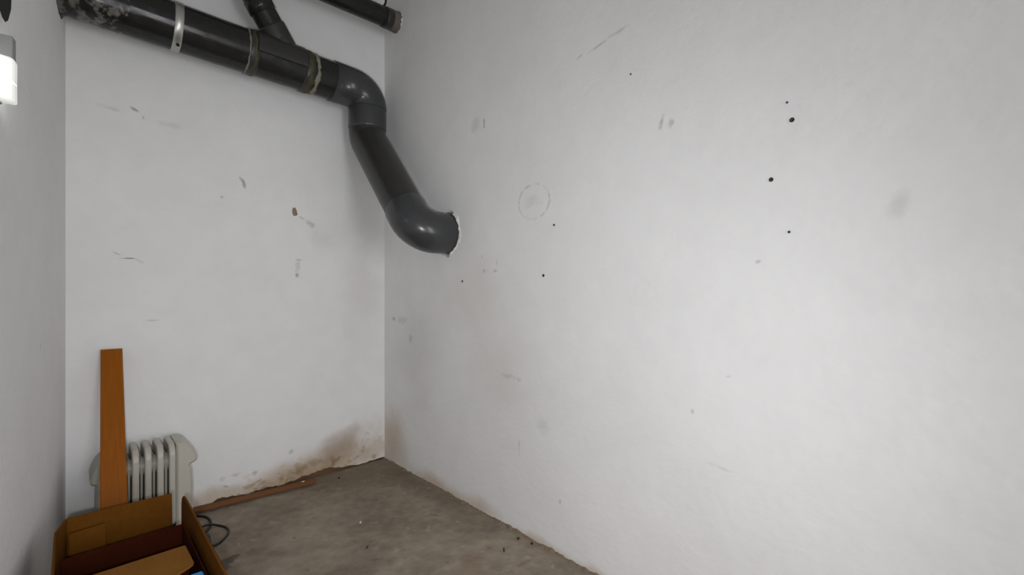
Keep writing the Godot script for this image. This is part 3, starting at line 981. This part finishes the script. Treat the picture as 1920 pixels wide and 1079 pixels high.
# ------------------------------------------------------------------ carton and what is in it
func panel(st: SurfaceTool, a: Vector3, b: Vector3, c: Vector3, d: Vector3, thick: float):
	# a sheet with corners a b c d given on its visible face
	st.set_smooth_group(-1)
	var n := (b - a).cross(d - a).normalized() * thick
	quad(st, a, b, c, d, n, Vector2(0, 0), Vector2(1, 0), Vector2(1, 1), Vector2(0, 1))
	quad(st, a - n, b - n, c - n, d - n, -n)
	var q := [a, b, c, d]
	var mid := (a + b + c + d) / 4.0
	for k in 4:
		var e: Vector3 = q[k]
		var f: Vector3 = q[(k + 1) % 4]
		quad(st, e, f, f - n, e - n, (e + f) / 2.0 - mid)

func carton():
	var o := Vector3(0.126, 0, -1.75)
	var t := thing("cardboard_box", "large open brown cardboard box on the floor in the lower left corner", "box", o)
	var s := begin()
	chamfer_box(s, Vector3(0, 0.004, 0), Vector3(0.33, 0.006, 0.78), 0.001)
	obj("bottom", s, M.card, t)
	# back panel, free at its right edge where the corner has split
	s = begin()
	panel(s, Vector3(-0.022, 0.002, -2.148) - o, Vector3(0.272, 0.002, -2.140) - o, Vector3(0.268, 0.322, -2.152) - o, Vector3(-0.018, 0.325, -2.152) - o, 0.006)
	obj("back_panel", s, M.card, t)
	# right side with a rounded rear corner
	s = begin()
	var rp := PackedVector2Array([Vector2(-2.135, 0.002), Vector2(-1.36, 0.002), Vector2(-1.36, 0.325), Vector2(-2.00, 0.327), Vector2(-2.06, 0.326), Vector2(-2.10, 0.321), Vector2(-2.125, 0.305), Vector2(-2.135, 0.28)])
	extrude(s, rp, 0.0, 0.006, Transform3D(Basis(Vector3(0, 0, 1), Vector3.UP, Vector3(-1, 0, 0)), Vector3(0.301, 0, 0) - Vector3(o.x, 0, o.z)), 0.001)
	obj("side_panel", s, M.card, t)
	# left side bulges outward past the corner
	s = begin()
	panel(s, Vector3(-0.022, 0.002, -2.148) - o, Vector3(-0.022, 0.325, -2.152) - o, Vector3(-0.046, 0.322, -2.06) - o, Vector3(-0.040, 0.002, -2.06) - o, -0.005)
	panel(s, Vector3(-0.040, 0.002, -2.06) - o, Vector3(-0.046, 0.322, -2.06) - o, Vector3(-0.046, 0.322, -1.36) - o, Vector3(-0.040, 0.002, -1.36) - o, -0.005)
	obj("side_panel", s, M.card, t)
	s = begin()
	panel(s, Vector3(-0.04, 0.002, -1.364) - o, Vector3(0.298, 0.002, -1.364) - o, Vector3(0.298, 0.30, -1.36) - o, Vector3(-0.044, 0.30, -1.36) - o, 0.005)
	obj("front_panel", s, M.card, t)
	# inner flap standing in front of the back panel
	s = begin()
	panel(s, Vector3(-0.012, 0.10, -2.112) - o, Vector3(0.080, 0.10, -2.108) - o, Vector3(0.078, 0.288, -2.122) - o, Vector3(-0.012, 0.282, -2.122) - o, 0.005)
	obj("inner_flap", s, M.card, t)
	s = begin()
	panel(s, Vector3(0.3095, 0.21, -1.66) - o, Vector3(0.3095, 0.21, -1.50) - o, Vector3(0.303, 0.312, -1.50) - o, Vector3(0.303, 0.312, -1.68) - o, 0.004)
	obj("torn_flap", s, M.card, t)

	# second, darker box set inside
	var i := thing("inner_box", "dark reddish-brown open box set inside the large cardboard box", "box", Vector3(0.12, 0.01, -1.66))
	var io := Vector3(0.12, 0.01, -1.66)
	var c := [Vector3(-0.030, 0, -1.940), Vector3(0.272, 0, -1.950), Vector3(0.274, 0, -1.395), Vector3(-0.032, 0, -1.395)]
	var names := ["rear_wall", "side_wall", "front_wall", "side_wall"]
	for k in 4:
		var a: Vector3 = c[k]
		var b: Vector3 = c[(k + 1) % 4]
		s = begin()
		var h := 0.28
		panel(s, a + Vector3(0, 0.012, 0) - io, b + Vector3(0, 0.012, 0) - io, b + Vector3(0, h, 0) - io, a + Vector3(0, h, 0) - io, 0.004)
		obj(names[k], s, M.card_dark, i)
	s = begin()
	chamfer_box(s, Vector3(0.12, 0.014, -1.67) - io, Vector3(0.298, 0.005, 0.54), 0.001)
	obj("bottom", s, M.card_dark, i)

	# a closed small carton with its pale lid, and a bright blue pack beside it
	var p := thing("small_carton", "pale brown closed carton lying in the inner box at the picture's lower edge", "box", Vector3(0.11, 0.018, -1.62))
	var po := Vector3(0.11, 0.018, -1.62)
	var lid := PackedVector2Array()
	for q in [[-0.02, -1.752], [0.250, -1.757], [0.2535, -1.752], [0.256, -1.63], [0.252, -1.618], [0.243, -1.610], [0.207, -1.588], [0.06, -1.50], [-0.02, -1.45]]:
		lid.append(Vector2(q[0] - po.x, q[1] - po.z))
	var flat := Basis(Vector3(1, 0, 0), Vector3(0, 0, 1), Vector3(0, 1, 0))
	s = begin()
	extrude(s, lid, 0.270, 0.276, Transform3D(flat, Vector3.ZERO), 0.0015)
	obj("lid", s, M.card_light, p)
	s = begin()
	var body := PackedVector2Array()
	for q in lid: body.append(q * 0.93)
	extrude(s, body, 0.0, 0.270, Transform3D(flat, Vector3.ZERO), 0.002)
	obj("body", s, M.card_dark, p)
	s = begin()
	chamfer_box(s, Vector3(0, 0.135, 0), Vector3(0.052, 0.27, 0.15), 0.004)
	var bl := obj("blue_pack", s, M.blue)
	bl.position = Vector3(0.243, 0.018, -1.503)
	tag(bl, "bright blue pack standing between the pale carton and the box side", "pack")

# ------------------------------------------------------------------ strip and crumbs on the floor
func floor_bits():
	var s := begin()
	var a := Vector3(0.40, 0, -2.703)
	var b := Vector3(0.985, 0, -2.650)
	var dir := (b - a).normalized()
	var basis := Basis(dir, Vector3.UP, dir.cross(Vector3.UP))
	var hl := (b - a).length() / 2.0
	extrude(s, PackedVector2Array([Vector2(-0.025, 0.0), Vector2(0.0, 0.0), Vector2(0.002, 0.013), Vector2(0.024, 0.0155), Vector2(0.025, 0.021), Vector2(-0.025, 0.021)]), -hl, hl, Transform3D(Basis(Vector3(0, 0, 1), Vector3.UP, Vector3(1, 0, 0)), Vector3.ZERO), 0.001)
	var o := obj("wood_strip", s, M.strip)
	o.basis = basis
	o.position = (a + b) / 2.0 + Vector3(0, 0.0, 0)
	tag(o, "thin brown wooden strip lying on the floor along the end wall", "strip")
	# [name, label, category, material colour, position, size, turn]
	for q in [
		["dark_twig", "dark twig-like scrap on the floor close to the right wall", "scrap", Color(0.16, 0.13, 0.10), Vector3(1.308, 0, -1.434), Vector3(0.035, 0.006, 0.006), 0.9],
		["dark_crumb", "dark crumb on the floor touching the right wall, nearest the viewer", "crumb", Color(0.10, 0.09, 0.08), Vector3(1.425, 0, -1.385), Vector3(0.010, 0.009, 0.010), 0.3],
		["debris_chip", "flat brownish chip on the floor against the right wall beyond the dark crumb", "chip", Color(0.22, 0.19, 0.15), Vector3(1.412, 0, -1.455), Vector3(0.026, 0.006, 0.011), 0.5],
		["plaster_chip", "white plaster chip alone on the middle of the concrete floor", "chip", Color(0.84, 0.80, 0.74), Vector3(0.972, 0, -2.06), Vector3(0.014, 0.006, 0.011), 0.4],
		["stone_crumb", "dark crumb on the floor just beyond the end of the wooden strip", "crumb", Color(0.20, 0.16, 0.12), Vector3(1.109, 0, -2.625), Vector3(0.018, 0.008, 0.012), 1.2],
		["dark_splinter", "tiny dark splinter on the bare floor below the middle of the picture", "splinter", Color(0.17, 0.15, 0.12), Vector3(0.90, 0, -1.845), Vector3(0.026, 0.004, 0.005), 0.7],
		["pale_flake", "pale plaster flake fallen on the wooden strip", "flake", Color(0.88, 0.82, 0.74), Vector3(0.925, 0.0195, -2.668), Vector3(0.022, 0.005, 0.012), 0.3]]:
		s = begin()
		crumb(s, q[5], hash(q[0]))
		var m := obj(q[0], s, mat(q[3], 0.9))
		m.position = q[4]
		m.rotation.y = q[6]
		tag(m, q[1], q[2])

func crumb(st: SurfaceTool, size: Vector3, sd: int):
	var rng := RandomNumberGenerator.new()
	rng.seed = sd
	st.set_smooth_group(-1)
	var seg := 7
	var low: Array = []
	var high: Array = []
	for k in seg:
		var a := TAU * k / seg
		var r := rng.randf_range(0.8, 1.1)
		low.append(Vector3(cos(a) * size.x / 2 * r, 0.0, sin(a) * size.z / 2 * r))
		high.append(Vector3(cos(a) * size.x / 2 * r * 0.75, size.y * rng.randf_range(0.7, 1.0), sin(a) * size.z / 2 * r * 0.75))
	var top := Vector3(0, size.y, 0)
	for k in seg:
		var j := (k + 1) % seg
		quad(st, low[k], low[j], high[j], high[k], low[k] + low[j])
		tri(st, high[k], high[j], top, Vector3.UP)
		tri(st, low[k], low[j], Vector3.ZERO, Vector3.DOWN)
